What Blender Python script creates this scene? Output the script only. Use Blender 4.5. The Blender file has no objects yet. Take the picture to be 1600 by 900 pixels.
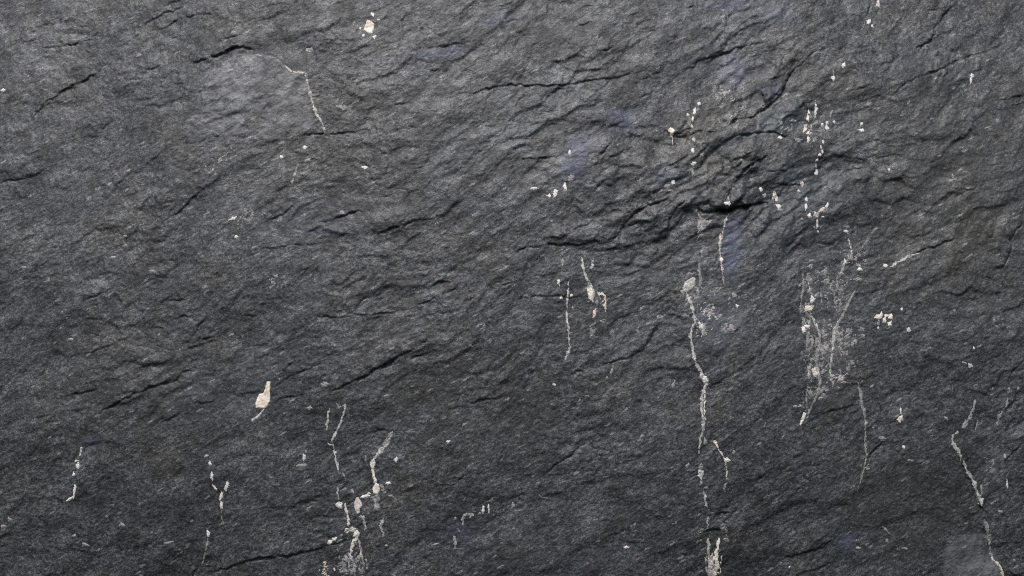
import bpy, math
import numpy as np
from mathutils import Vector

# ------------------------------------------------------------------ camera, sky, sun, exposure
# One layout unit is 1 mm on the rock; u runs right, v runs down, the middle of the view is (800, 450).
MM = 0.001
BASE_V = 1300.0                                  # v of the slab's foot (z = 0)
scene = bpy.context.scene
DIST = 3.0
cam_data = bpy.data.cameras.new("camera")
cam_data.sensor_width = 36.0
cam_data.lens = 36.0 * DIST / 1.600
cam_data.clip_start = 0.05
cam_data.clip_end = 200.0
cam = bpy.data.objects.new("camera", cam_data)
scene.collection.objects.link(cam)
cam.location = (0.0, -DIST, (BASE_V - 450.0) * MM)
cam.rotation_euler = (math.radians(90), 0, 0)
scene.camera = cam

SUN_DIR = Vector((-0.10, -0.48, 0.81)).normalized()      # towards the sun
elev = math.asin(SUN_DIR.z)
azim = math.atan2(SUN_DIR.x, SUN_DIR.y)
world = bpy.data.worlds.new("World")
scene.world = world
world.use_nodes = True
wn = world.node_tree
sky = wn.nodes.new("ShaderNodeTexSky")
sky.sky_type = 'NISHITA'
sky.sun_disc = False
sky.sun_elevation = elev
sky.sun_rotation = azim
sky.air_density = 1.0
sky.dust_density = 4.0
sky.ozone_density = 0.6
bg = wn.nodes["Background"]
wn.links.new(sky.outputs[0], bg.inputs[0])
bg.inputs[1].default_value = 0.08
sun_data = bpy.data.lights.new("sun", 'SUN')
sun_data.energy = 1.5
sun_data.angle = math.radians(18)
sun_data.color = (1.0, 0.99, 0.98)
sun = bpy.data.objects.new("sun", sun_data)
scene.collection.objects.link(sun)
sun.location = (-1.5, -2, 3)
sun.rotation_euler = SUN_DIR.to_track_quat('Z', 'Y').to_euler()
scene.cycles.use_denoising = False
scene.cycles.pixel_filter_type = 'BLACKMAN_HARRIS'
scene.cycles.filter_width = 1.1
scene.view_settings.view_transform = 'Standard'
scene.view_settings.look = 'None'
scene.view_settings.exposure = 0.48
scene.view_settings.gamma = 1.0
scene.view_settings.use_curve_mapping = False

# ------------------------------------------------------------------ noise helpers
def hash01(ix, iy, seed):
    h = ix.astype(np.int32).view(np.uint32) * np.uint32(374761393) + iy.astype(np.int32).view(np.uint32) * np.uint32(668265263) + np.uint32((seed * 1442695041) & 0xFFFFFFFF)
    h = (h ^ (h >> np.uint32(13))) * np.uint32(1274126177)
    h = (h ^ (h >> np.uint32(16))) * np.uint32(2246822519)
    h = h ^ (h >> np.uint32(15))
    return (h & np.uint32(0xFFFFFF)).astype(np.float32) / np.float32(0xFFFFFF)

def perlin(x, y, seed=0):
    xi = np.floor(x); yi = np.floor(y)
    fx = (x - xi).astype(np.float32); fy = (y - yi).astype(np.float32)
    xi = xi.astype(np.int32); yi = yi.astype(np.int32)
    ux = fx * fx * fx * (fx * (fx * 6 - 15) + 10); uy = fy * fy * fy * (fy * (fy * 6 - 15) + 10)
    def g(dx, dy):
        a = hash01(xi + dx, yi + dy, seed) * np.float32(2 * math.pi)
        return np.cos(a) * (fx - dx) + np.sin(a) * (fy - dy)
    n0 = g(0, 0); n0 += (g(1, 0) - n0) * ux
    n1 = g(0, 1); n1 += (g(1, 1) - n1) * ux
    return (n0 + (n1 - n0) * uy) * np.float32(1.5)          # about -1 .. 1

def fbm(x, y, octaves, seed=0, gain=0.5, lac=2.03):
    r = 0; a = 1.0
    for o in range(octaves):
        r = r + a * perlin(x, y, seed + o * 17)
        x = x * lac + 13.7; y = y * lac - 7.1; a *= gain
    return r

def plates(x, y, seed):
    """jittered cells: random of the nearest cell, offset from its centre, edge distance"""
    xi = np.floor(x); yi = np.floor(y)
    f1 = np.full(x.shape, 9e9, np.float32); f2 = f1.copy()
    rid = np.zeros(x.shape, np.float32); ox = rid.copy(); oy = rid.copy(); r2 = rid.copy()
    for j in (-1, 0, 1):
        for i in (-1, 0, 1):
            cx = xi + i; cy = yi + j
            dx = (x - cx - hash01(cx, cy, seed)).astype(np.float32)
            dy = (y - cy - hash01(cx, cy, seed + 1)).astype(np.float32)
            d = dx * dx + dy * dy
            near = d < f1
            f2 = np.where(near, f1, np.minimum(f2, d))
            f1 = np.where(near, d, f1)
            rid = np.where(near, hash01(cx, cy, seed + 2), rid)
            r2 = np.where(near, hash01(cx, cy, seed + 3), r2)
            ox = np.where(near, dx, ox); oy = np.where(near, dy, oy)
    return rid, r2, ox, oy, np.sqrt(f2) - np.sqrt(f1)

def sstep(a, b, x):
    t = np.clip((x - a) / (b - a), 0, 1)
    return t * t * (3 - 2 * t)

def soften(A, n=1):
    for _ in range(n):
        A = A.copy(); A[:, 1:-1] = 0.25 * A[:, :-2] + 0.5 * A[:, 1:-1] + 0.25 * A[:, 2:]
        A[1:-1] = 0.25 * A[:-2] + 0.5 * A[1:-1] + 0.25 * A[2:]
    return A

# ------------------------------------------------------------------ traced lines of the rock (layout mm)
# strength, then points: breaks where an upper layer ends in a lip above a lower one
CRACKS = [
 (2.5, [(43,193),(52,180),(70,160),(90,145),(118,130),(140,118),(160,105),(178,96)]),
 (1.8, [(55,76),(80,72),(105,68),(125,65),(140,60),(160,46)]),
 (1.2, [(30,67),(45,62),(60,60)]),
 (2.0, [(208,46),(225,36),(245,24),(268,15),(290,8)]),
 (2.4, [(238,47),(255,43),(265,35),(280,28),(300,24),(340,21)]),
 (2.0, [(345,62),(360,56),(388,52)]),
 (3.6, [(296,98),(320,92),(335,87),(348,82),(362,76),(370,73),(385,75),(405,79)]),
 (1.5, [(270,134),(280,130),(290,130)]),
 (1.4, [(138,217),(155,206),(172,186)]),
 (1.2, [(260,196),(272,177)]),
 (1.0, [(190,128),(215,122),(242,113)]),
 (1.4, [(226,109),(240,106)]),
 (1.6, [(262,6),(275,2),(290,-8)]),
 (1.4, [(395,12),(420,8),(445,5),(454,10)]),
 (1.0, [(398,76),(410,71)]),
 (1.2, [(575,21),(600,10),(618,-4)]),
 (2.0, [(648,75),(670,73),(684,74),(700,70),(715,67),(734,69)]),
 (1.6, [(670,111),(685,105),(699,98)]),
 (1.4, [(768,13),(785,8),(805,1)]),
 (1.0, [(690,45),(720,20),(748,-4)]),
 (2.4, [(700,156),(720,146),(745,143),(760,138),(780,135),(800,132),(850,133),(880,133),(905,128),(930,123),(945,123),(970,120),(995,114),(1012,106),(1019,99)]),
 (1.8, [(992,130),(1010,120),(1035,111),(1052,111)]),
 (2.6, [(1064,111),(1080,106),(1100,92),(1120,85),(1140,80),(1160,72),(1180,67),(1204,65)]),
 (2.0, [(838,174),(855,155),(862,143),(882,137)]),
 (1.6, [(598,171),(615,165),(635,160),(652,160)]),
 (1.3, [(498,191),(520,193),(535,187),(555,190),(568,182)]),
 (2.4, [(462,214),(490,208),(520,209),(550,206),(582,201)]),
 (1.6, [(400,232),(425,222),(445,218)]),
 (1.8, [(932,81),(950,77),(962,72)]),
 (1.3, [(898,16),(915,10),(932,2)]),
 (1.8, [(893,41),(915,37),(937,29)]),
 (1.4, [(1073,11),(1100,7)]),
 (1.6, [(945,202),(960,196),(977,190)]),
 (1.4, [(1000,152),(1018,145),(1026,138)]),
 (2.4, [(1048,209),(1065,206),(1080,199)]),
 (3.0, [(1066,218),(1090,206),(1115,205),(1135,198),(1152,186),(1175,184),(1190,172),(1203,163),(1215,155),(1225,138),(1235,118),(1245,105),(1258,95),(1275,80),(1299,72)]),
 (1.6, [(1188,138),(1192,150),(1196,166)]),
 (2.8, [(1126,223),(1150,212),(1180,207),(1200,205),(1218,212),(1240,215)]),
 (1.2, [(1198,89),(1215,82),(1228,80)]),
 (1.8, [(1203,124),(1218,120),(1230,114)]),
 (1.2, [(1218,112),(1222,92),(1235,76),(1252,61)]),
 (1.4, [(1308,76),(1322,70)]),
 (1.8, [(1348,34),(1358,20),(1361,8),(1360,-8)]),
 (2.8, [(1426,81),(1440,72),(1455,62),(1462,50),(1464,40),(1475,25),(1490,10),(1500,-2)]),
 (1.4, [(1448,18),(1475,12),(1492,7)]),
 (1.8, [(1348,111),(1370,107),(1385,97),(1402,94)]),
 (2.4, [(1386,152),(1404,140),(1415,128),(1430,122),(1450,115),(1475,105),(1490,97),(1515,87),(1545,79),(1577,64)]),
 (1.6, [(1474,126),(1480,115),(1486,104)]),
 (1.4, [(1318,146),(1340,138),(1367,129)]),
 (1.6, [(1543,159),(1570,155),(1606,147)]),
 (1.2, [(1572,166),(1604,159)]),
 (3.0, [(1217,180),(1235,175),(1255,165),(1272,156)]),
 (1.2, [(1482,127),(1510,124),(1537,118)]),
 (2.0, [(-10,284),(25,280),(50,277)]),
 (1.3, [(88,294),(110,298)]),
 (1.6, [(248,331),(265,320),(277,311)]),
 (2.2, [(258,344),(275,335),(285,325),(300,310),(318,295),(325,284)]),
 (1.2, [(38,244),(62,234)]),
 (1.0, [(222,383),(240,375),(262,366)]),
 (1.4, [(178,291),(190,283)]),
 (1.6, [(402,354),(425,343),(440,335),(455,323),(472,311)]),
 (2.2, [(497,348),(520,343),(535,337),(552,331),(577,332)]),
 (1.3, [(463,371),(485,362),(507,351)]),
 (1.4, [(598,307),(617,304)]),
 (2.8, [(588,367),(606,359),(620,355),(635,350),(652,346)]),
 (2.0, [(630,384),(640,375),(657,364)]),
 (1.2, [(640,349),(655,343),(675,340)]),
 (2.6, [(668,448),(685,441),(708,440)]),
 (2.0, [(778,448),(803,441)]),
 (1.6, [(398,391),(440,384),(480,382),(507,378)]),
 (1.2, [(523,371),(547,364)]),
 (1.4, [(398,441),(432,429)]),
 (1.6, [(798,246),(830,248),(860,247),(887,237)]),
 (1.6, [(932,248),(945,236),(953,221)]),
 (1.6, [(912,263),(935,256),(960,243),(985,232),(1003,223)]),
 (2.0, [(1033,263),(1050,258),(1065,250),(1082,239)]),
 (1.8, [(916,317),(930,298),(940,285),(957,267)]),
 (2.0, [(853,371),(875,371),(890,366),(905,355),(930,346)]),
 (3.0, [(955,377),(966,366),(978,347),(990,334),(1005,325),(1020,318),(1043,311)]),
 (2.6, [(796,397),(820,388),(840,384),(865,382),(890,383),(920,380),(945,376),(963,371)]),
 (1.6, [(943,393),(965,388),(993,381)]),
 (1.5, [(833,433),(850,430),(873,426)]),
 (3.0, [(1046,353),(1050,336),(1058,322),(1073,313)]),
 (2.2, [(1023,370),(1040,359),(1051,349)]),
 (1.6, [(984,352),(1005,347),(1028,345)]),
 (4.8, [(1090,326),(1100,331),(1115,332),(1130,329),(1145,325),(1165,322),(1185,317),(1205,315)]),
 (3.4, [(1136,308),(1143,290),(1155,275),(1170,260),(1185,250),(1204,243)]),
 (2.2, [(1148,264),(1160,250),(1173,243)]),
 (2.0, [(1129,272),(1130,255),(1137,248)]),
 (1.6, [(1088,246),(1098,235),(1110,228)]),
 (2.4, [(1213,288),(1235,290),(1258,287)]),
 (1.6, [(1198,268),(1232,264)]),
 (1.8, [(1368,248),(1390,243),(1427,239)]),
 (1.6, [(1296,267),(1330,265),(1364,261)]),
 (1.2, [(1374,292),(1380,278),(1387,263)]),
 (2.6, [(1430,395),(1446,390),(1460,385),(1494,373)]),
 (1.4, [(1366,433),(1376,426),(1386,419)]),
 (3.0, [(1558,422),(1570,412),(1578,400),(1581,385),(1577,375),(1586,361),(1606,341)]),
 (1.8, [(1503,298),(1520,295),(1533,287)]),
 (1.8, [(1538,371),(1555,370)]),
 (1.2, [(1560,322),(1588,302),(1604,274)]),
 (2.8, [(143,651),(165,640),(185,627),(210,616),(235,606),(260,597),(275,595),(285,583),(309,577)]),
 (1.8, [(83,622),(105,619),(130,613),(160,608)]),
 (1.6, [(108,553),(130,552),(155,545),(178,537),(195,530),(208,526)]),
 (2.0, [(123,477),(140,465),(160,458),(183,449)]),
 (1.6, [(198,511),(218,502),(227,497)]),
 (1.6, [(228,509),(240,512),(268,511)]),
 (2.0, [(287,539),(300,525),(315,505),(327,488)]),
 (2.0, [(296,540),(312,530),(334,527)]),
 (1.6, [(268,499),(288,494),(312,500)]),
 (1.4, [(260,471),(287,468)]),
 (1.2, [(303,632),(338,626)]),
 (1.8, [(248,666),(265,655),(284,643)]),
 (1.4, [(363,622),(375,615),(404,614)]),
 (1.6, [(378,491),(402,495)]),
 (1.2, [(8,481),(27,467)]),
 (2.4, [(423,606),(440,597),(455,588),(475,580),(490,573),(508,566)]),
 (2.0, [(423,633),(440,622),(455,620),(470,618),(485,613)]),
 (3.6, [(517,612),(540,603),(555,595),(575,585),(590,575),(610,567),(620,558),(635,552),(649,545)]),
 (2.4, [(638,564),(655,555),(665,551),(693,549)]),
 (2.0, [(653,542),(674,523)]),
 (2.0, [(482,495),(520,496),(545,495),(565,492),(595,490),(615,486),(638,481)]),
 (1.6, [(573,501),(597,493)]),
 (1.8, [(648,476),(670,470),(693,462)]),
 (1.6, [(723,471),(748,462)]),
 (2.0, [(698,641),(720,635),(735,630),(750,625),(780,622),(804,611)]),
 (1.4, [(568,639),(603,637)]),
 (2.0, [(573,677),(590,672),(607,671)]),
 (1.2, [(488,555),(513,549)]),
 (2.0, [(938,571),(960,565),(980,560),(1000,546),(1013,533)]),
 (1.6, [(878,591),(900,582),(914,579)]),
 (2.0, [(1101,606),(1115,602),(1133,594)]),
 (1.4, [(868,658),(893,649)]),
 (1.6, [(796,467),(830,464),(870,462),(900,465),(924,462)]),
 (1.4, [(818,604),(826,590),(834,576)]),
 (2.0, [(1278,652),(1300,641),(1330,635),(1348,627)]),
 (2.0, [(1578,594),(1585,580),(1606,556)]),
 (1.2, [(1208,554),(1222,538)]),
 (3.0, [(296,908),(304,893),(313,881)]),
 (3.4, [(318,899),(345,890),(365,885),(385,878),(400,873),(425,870),(450,868),(480,862),(505,855),(530,848),(547,842)]),
 (2.0, [(688,761),(710,757),(725,745),(743,734)]),
 (1.4, [(413,796),(432,789)]),
 (2.4, [(843,747),(860,735),(872,725),(890,712),(905,700),(923,687)]),
 (1.6, [(796,780),(833,769)]),
 (2.0, [(1096,806),(1120,803),(1155,799)]),
 (2.4, [(1088,835),(1108,829),(1133,828)]),
 (2.0, [(1178,757),(1197,738)]),
 (2.8, [(1212,876),(1245,867),(1265,862),(1285,857),(1299,843)]),
 (2.0, [(1236,900),(1270,893),(1290,885),(1303,879)]),
 (3.0, [(1353,718),(1370,700),(1385,683)]),
 (2.4, [(1497,712),(1510,740),(1520,760),(1531,790),(1547,808)]),
 (2.6, [(1574,744),(1572,722),(1585,705),(1606,686)]),
 (2.0, [(1476,842),(1490,835),(1503,823)]),
 (1.4, [(1212,821),(1243,809)]),
]

# ------------------------------------------------------------------ the height of the rock face
FU0, FU1, FV0, FV1, STEP = -60.0, 1660.0, -50.0, 950.0, 1.38
def axis(a, b, lo, hi):
    mid = np.arange(a, b, STEP)
    left = []; x = a; s = STEP
    while x > lo:
        s = min(s * 1.08, 9.0); x -= s; left.append(x)
    right = []; x = mid[-1]; s = STEP
    while x < hi:
        s = min(s * 1.08, 9.0); x += s; right.append(x)
    return np.concatenate([np.array(left[::-1]), mid, np.array(right)])
AU = axis(FU0, FU1, -420.0, 2020.0)
AV = axis(FV0, FV1, -380.0, BASE_V)
U, V = np.meshgrid(AU, AV)
NV, NU = U.shape

TH = math.radians(29)
CT, ST = math.cos(TH), math.sin(TH)
# slow bending of the foliation and jagged offsets
bend = fbm(U / 380, V / 380, 2, 5) * 46
WU = U + fbm(U / 130, V / 130, 2, 31) * 16 + fbm(U / 30, V / 30, 3, 32) * 3.2
WV = V + fbm(U / 130, V / 130, 2, 71) * 16 + fbm(U / 30, V / 30, 3, 72) * 3.2 + bend
S = WU * CT - WV * ST                    # along the foliation (rising to the right)
T = WU * ST + WV * CT                    # across it, downwards

# where the rock is folded most strongly (upper right) and least (left)
patch = fbm(U / 170, V / 120, 3, 99)
fold = 0.62 + 0.75 * np.exp(-(((U - 1110) / 300) ** 2 + ((V - 240) / 180) ** 2)) + 0.38 * patch
fold = np.clip(fold, 0.22, 1.5)

H = fbm(U / 330, V / 330, 2, 1) * 9.0
H += fbm(S / 150, T / 75, 3, 3) * 4.6 * fold * (1.0 - 0.4 * sstep(350, 700, V))
H += fbm(U / 46, V / 40, 3, 8) * 1.7
# long low ridges, only here and there
m = sstep(0.0, 0.7, fbm(S / 260, T / 110, 2, 14))
r = 1 - np.abs(fbm(S / 110, T / 42, 2, 7))
H += r * r * 3.4 * fold * m
# every cleaved face has its own roughness: smooth, scaly or broken
rid, rr, ox, oy, e = plates(S / 150, T / 85, 131)
rough = 0.18 + 1.0 * sstep(0.25, 0.85, rid)
rough = 0.62 + (rough - 0.62) * sstep(0.0, 0.3, e)
rough = np.clip(rough * (1 + 0.35 * fbm(U / 60, V / 60, 2, 132)), 0.12, 1.5)
rough *= 1 - 0.1 * np.exp(-(((U - 1130) / 200) ** 2 + ((V - 240) / 130) ** 2))
H += ((rr - 0.5) * 3.0 + oy * 2.2) * sstep(0.0, 0.10, e) * 0.7
# scales of cleaved rock at three sizes
rid, rr, ox, oy, e = plates(S / 84, T / 40, 11)
H += ((rid - 0.5) * 1.6 + oy * (0.6 + 3.6 * rr * rr) + ox * (rid - 0.5) * 2.6) * fold * (0.25 + 0.9 * rough)
rid, rr, ox, oy, e = plates((S + T * 0.5) / 36, T / 19, 21)
H += ((rid - 0.5) * 1.5 + oy * (0.3 + 3.2 * rr * rr) + ox * (rid - 0.5) * 2.6) * (0.15 + rough) * (0.4 + 0.6 * fold)
H = soften(H, 2)
rid, rr, ox, oy, e = plates((S - T * 0.5) / 14, T / 9, 41)
H += ((rid - 0.5) * 0.6 + oy * (0.1 + 0.9 * rr * rr)) * (0.15 + 0.85 * rough)
H += fbm(S / 20, T / 16, 4, 51, 0.62) * 0.42 * (0.4 + 0.6 * rough)
H += fbm(S / 6, T / 4.6, 2, 61, 0.7) * 0.42
# thin flakes standing a little proud, scattered
rid, rr, ox, oy, e = plates((S + T * 0.2) / 11, T / 5.5, 81)
H += np.where(rr > 0.84, sstep(0.42, 0.15, np.sqrt(ox * ox + oy * oy)) * (0.5 + rid), 0)

# the broad belly of the face: the top leans back towards the sky, the foot leans under
def belly(u, v):
    a = (v - 640.0) / 1000.0; b = (u - 720.0) / 1000.0
    return -1000.0 * (0.25 * a * a * np.where(a < 0, 1.0, 0.9) + 0.11 * b * b)
def lay(u, v):
    """where a point seen at (u, v) stands on the bellied face"""
    k = -float(belly(u, v)) / (DIST * 1000.0)
    return (u + (u - 800.0) * k, v + (v - 450.0) * k)

def polyline_field(pts, X, Y):
    """signed distance (positive = below/right), 0..1 along, to a polyline"""
    best = np.full(X.shape, 1e9); sd = best.copy(); al = np.zeros(X.shape)
    L = [0.0]
    for a, b in zip(pts[:-1], pts[1:]):
        L.append(L[-1] + math.hypot(b[0] - a[0], b[1] - a[1]))
    for k, (a, b) in enumerate(zip(pts[:-1], pts[1:])):
        dx, dy = b[0] - a[0], b[1] - a[1]; q = dx * dx + dy * dy
        px, py = X - a[0], Y - a[1]
        t = np.clip((px * dx + py * dy) / q, 0, 1)
        ex, ey = px - t * dx, py - t * dy
        d = np.sqrt(ex * ex + ey * ey)
        sgn = np.where(dx * py - dy * px >= 0, 1.0, -1.0)
        near = d < best
        best = np.where(near, d, best); sd = np.where(near, d * sgn, sd)
        al = np.where(near, (L[k] + t * (L[k + 1] - L[k])) / L[-1], al)
    return sd, al, L[-1]

WIG_U = fbm(U / 16, V / 16, 4, 201, 0.6) * 2.4
WIG_V = fbm(U / 16, V / 16, 4, 231, 0.6) * 2.4
VAR = np.clip(0.72 + 0.85 * fbm(U / 20, V / 20, 3, 300), 0.05, 1.6)
for st, pts in CRACKS:
    pts = [lay(*p) for p in pts]
    R = 30 + 12 * st
    us = [p[0] for p in pts]; vs = [p[1] for p in pts]
    i0, i1 = np.searchsorted(AU, (min(us) - R, max(us) + R)); j0, j1 = np.searchsorted(AV, (min(vs) - R, max(vs) + R))
    sl = (slice(j0, j1), slice(i0, i1))
    if pts[0][0] > pts[-1][0] and abs(pts[0][0] - pts[-1][0]) > 8: pts = pts[::-1]
    d, al, length = polyline_field(pts, U[sl] + WIG_U[sl], V[sl] + WIG_V[sl])
    taper = np.clip(np.minimum(al, 1 - al) / 0.35, 0, 1) ** 0.7
    beyond = np.where((al <= 0) | (al >= 1), 0.0, 1.0)
    k = taper * beyond * VAR[sl]
    w = (0.8 + 0.42 * st) * (0.55 + 0.5 * VAR[sl])
    depth = 0.3 * st + 0.6 * st * st + 2.6 * max(0.0, st - 2.5)
    lip = 1.15 * st
    Lr = 12 + 7 * st
    up = d < 0
    H[sl] += np.where(up, lip * k * np.exp(d / Lr), -0.45 * lip * k * np.exp(-d / Lr))
    H[sl] -= depth * k * np.where(up, np.exp(-(d / (0.45 * w)) ** 2), np.exp(-(np.abs(d) / (0.8 * w)) ** 1.4))

# rounded folds squeezed up between the breaks
for amp, w, pts in ((6,11,[(1146,304),(1158,280),(1172,252),(1184,226)]), (5,12,[(1082,226),(1110,218),(1150,202),(1185,184)]), (5,12,[(1205,190),(1225,180),(1252,160)]), (4,10,[(1194,152),(1204,140),(1214,128)]),
                    (4,14,[(975,372),(1000,352),(1042,330)]), (4,13,[(868,362),(905,372),(950,362)]), (5,14,[(1092,316),(1125,316),(1170,304)]), (4,16,[(1260,130),(1300,112),(1350,96)]), (4,14,[(1060,330),(1085,300),(1120,270)]),
                    (4,16,[(990,310),(1030,290),(1080,262)]), (3,18,[(300,86),(340,72),(390,64)]), (4,12,[(590,560),(620,548),(650,530)]), (4,14,[(1590,330),(1565,370),(1560,400)]), (3,14,[(1230,860),(1270,850),(1310,830)]), (3,16,[(640,340),(610,348),(580,360)])):
    pts = [lay(*p) for p in pts]
    us = [p[0] for p in pts]; vs = [p[1] for p in pts]; R = 3 * w
    i0, i1 = np.searchsorted(AU, (min(us) - R, max(us) + R)); j0, j1 = np.searchsorted(AV, (min(vs) - R, max(vs) + R))
    sl = (slice(j0, j1), slice(i0, i1))
    d, al, length = polyline_field(pts, U[sl] + 1.5 * WIG_U[sl], V[sl] + 1.5 * WIG_V[sl])
    H[sl] += 1.55 * amp * np.exp(-(d / (1.15 * w)) ** 2) * np.clip(0.25 + np.minimum(al, 1 - al) * 4, 0, 1)

# the pale plate at the upper left stands a little proud of what surrounds it
PLATE = [lay(*p) for p in [(333,110),(345,97),(365,85),(400,84),(425,89),(440,99),(448,105),(455,112),(477,114),(481,130),(485,148),(490,165),(494,178),(508,211),(470,214),(420,222),(360,232),(300,250),(268,256),(262,236),(300,206),(318,170),(312,135)]]
def inside_poly(poly, u, v):
    ins = np.zeros(u.shape, bool)
    for (x0, y0), (x1, y1) in zip(poly, poly[1:] + poly[:1]):
        if y0 != y1: ins ^= ((y0 > v) != (y1 > v)) & (u < (x1 - x0) * (v - y0) / (y1 - y0) + x0)
    return ins
PATCH = [lay(*p) for p in [(1470,1010),(1475,905),(1476,862),(1484,848),(1500,839),(1525,836),(1545,844),(1556,862),(1566,885),(1578,910),(1590,1010)]]
j0, j1 = np.searchsorted(AV, (815, 1020)); i0, i1 = np.searchsorted(AU, (1440, 1640)); QSL = (slice(j0, j1), slice(i0, i1))
qu, qv = U[QSL] + WIG_U[QSL] * .7, V[QSL] + WIG_V[QSL] * .7
qd = polyline_field(PATCH + PATCH[:1], qu, qv)[0]
qd = np.where(inside_poly(PATCH, qu, qv), 1, -1) * np.abs(qd)
H[QSL] = H[QSL] * (1 - 0.55 * sstep(-2, 6, qd)) + 0.55 * sstep(-2, 6, qd) * (H[QSL].mean() + 2.0)
j0, j1 = np.searchsorted(AV, (60, 290)); i0, i1 = np.searchsorted(AU, (220, 540)); PSL = (slice(j0, j1), slice(i0, i1))
pu, pv = U[PSL] + WIG_U[PSL] * .8, V[PSL] + WIG_V[PSL] * .8
pd = polyline_field(PLATE + PLATE[:1], pu, pv)[0]
pd = np.where(inside_poly(PLATE, pu, pv), 1, -1) * np.abs(pd)
H[PSL] += fbm(S[PSL] / 17, T[PSL] / 10, 3, 77, 0.6) * 0.9 * sstep(-2, 4, pd)
H[PSL] += 1.5 * sstep(-1.0, 1.2, pd) * sstep(190, 120, pv)

# smooth out the worst single-sample spikes
H = 0.6 * H + 0.4 * soften(H)
H *= 0.71 - 0.12 * sstep(420, 720, V) + 0.17 * np.exp(-(((U - 1110) / 300) ** 2 + ((V - 240) / 180) ** 2))

HT = H + belly(U, V)

# ------------------------------------------------------------------ node helpers
def nodes_for(name):
    m = bpy.data.materials.new(name); m.use_nodes = True
    nt = m.node_tree; b = nt.nodes["Principled BSDF"]
    return m, nt, b
def noise(nt, vec, scale, detail=4.0, rough=0.55, dist=0.0):
    n = nt.nodes.new("ShaderNodeTexNoise"); n.inputs["Scale"].default_value = scale
    n.inputs["Detail"].default_value = detail; n.inputs["Roughness"].default_value = rough
    n.inputs["Distortion"].default_value = dist
    nt.links.new(vec, n.inputs["Vector"]); return n.outputs[0]
def ramp(nt, fac, stops):
    n = nt.nodes.new("ShaderNodeValToRGB"); cr = n.color_ramp
    while len(cr.elements) < len(stops): cr.elements.new(0.5)
    for el, (p, c) in zip(cr.elements, stops):
        el.position = p; el.color = (c, c, c, 1) if not isinstance(c, tuple) else (*c, 1)
    nt.links.new(fac, n.inputs[0]); return n.outputs[0]
def mixc(nt, fac, a, b, mode='MIX'):
    n = nt.nodes.new("ShaderNodeMix"); n.data_type = 'RGBA'; n.blend_type = mode
    for sock, val in ((n.inputs[0], fac), (n.inputs[6], a), (n.inputs[7], b)):
        if hasattr(val, "is_output"): nt.links.new(val, sock)
        elif isinstance(val, tuple): sock.default_value = (*val, 1)
        else: sock.default_value = val
    return n.outputs[2]
def math_n(nt, op, a, b):
    n = nt.nodes.new("ShaderNodeMath"); n.operation = op
    for sock, val in ((n.inputs[0], a), (n.inputs[1], b)):
        if hasattr(val, "is_output"): nt.links.new(val, sock)
        else: sock.default_value = val
    return n.outputs[0]
def mapping(nt, rot, scale):
    tc = nt.nodes.new("ShaderNodeTexCoord"); mp = nt.nodes.new("ShaderNodeMapping")
    mp.inputs["Rotation"].default_value = rot; mp.inputs["Scale"].default_value = scale
    nt.links.new(tc.outputs["Object"], mp.inputs[0]); return tc.outputs["Object"], mp.outputs[0]

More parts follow.
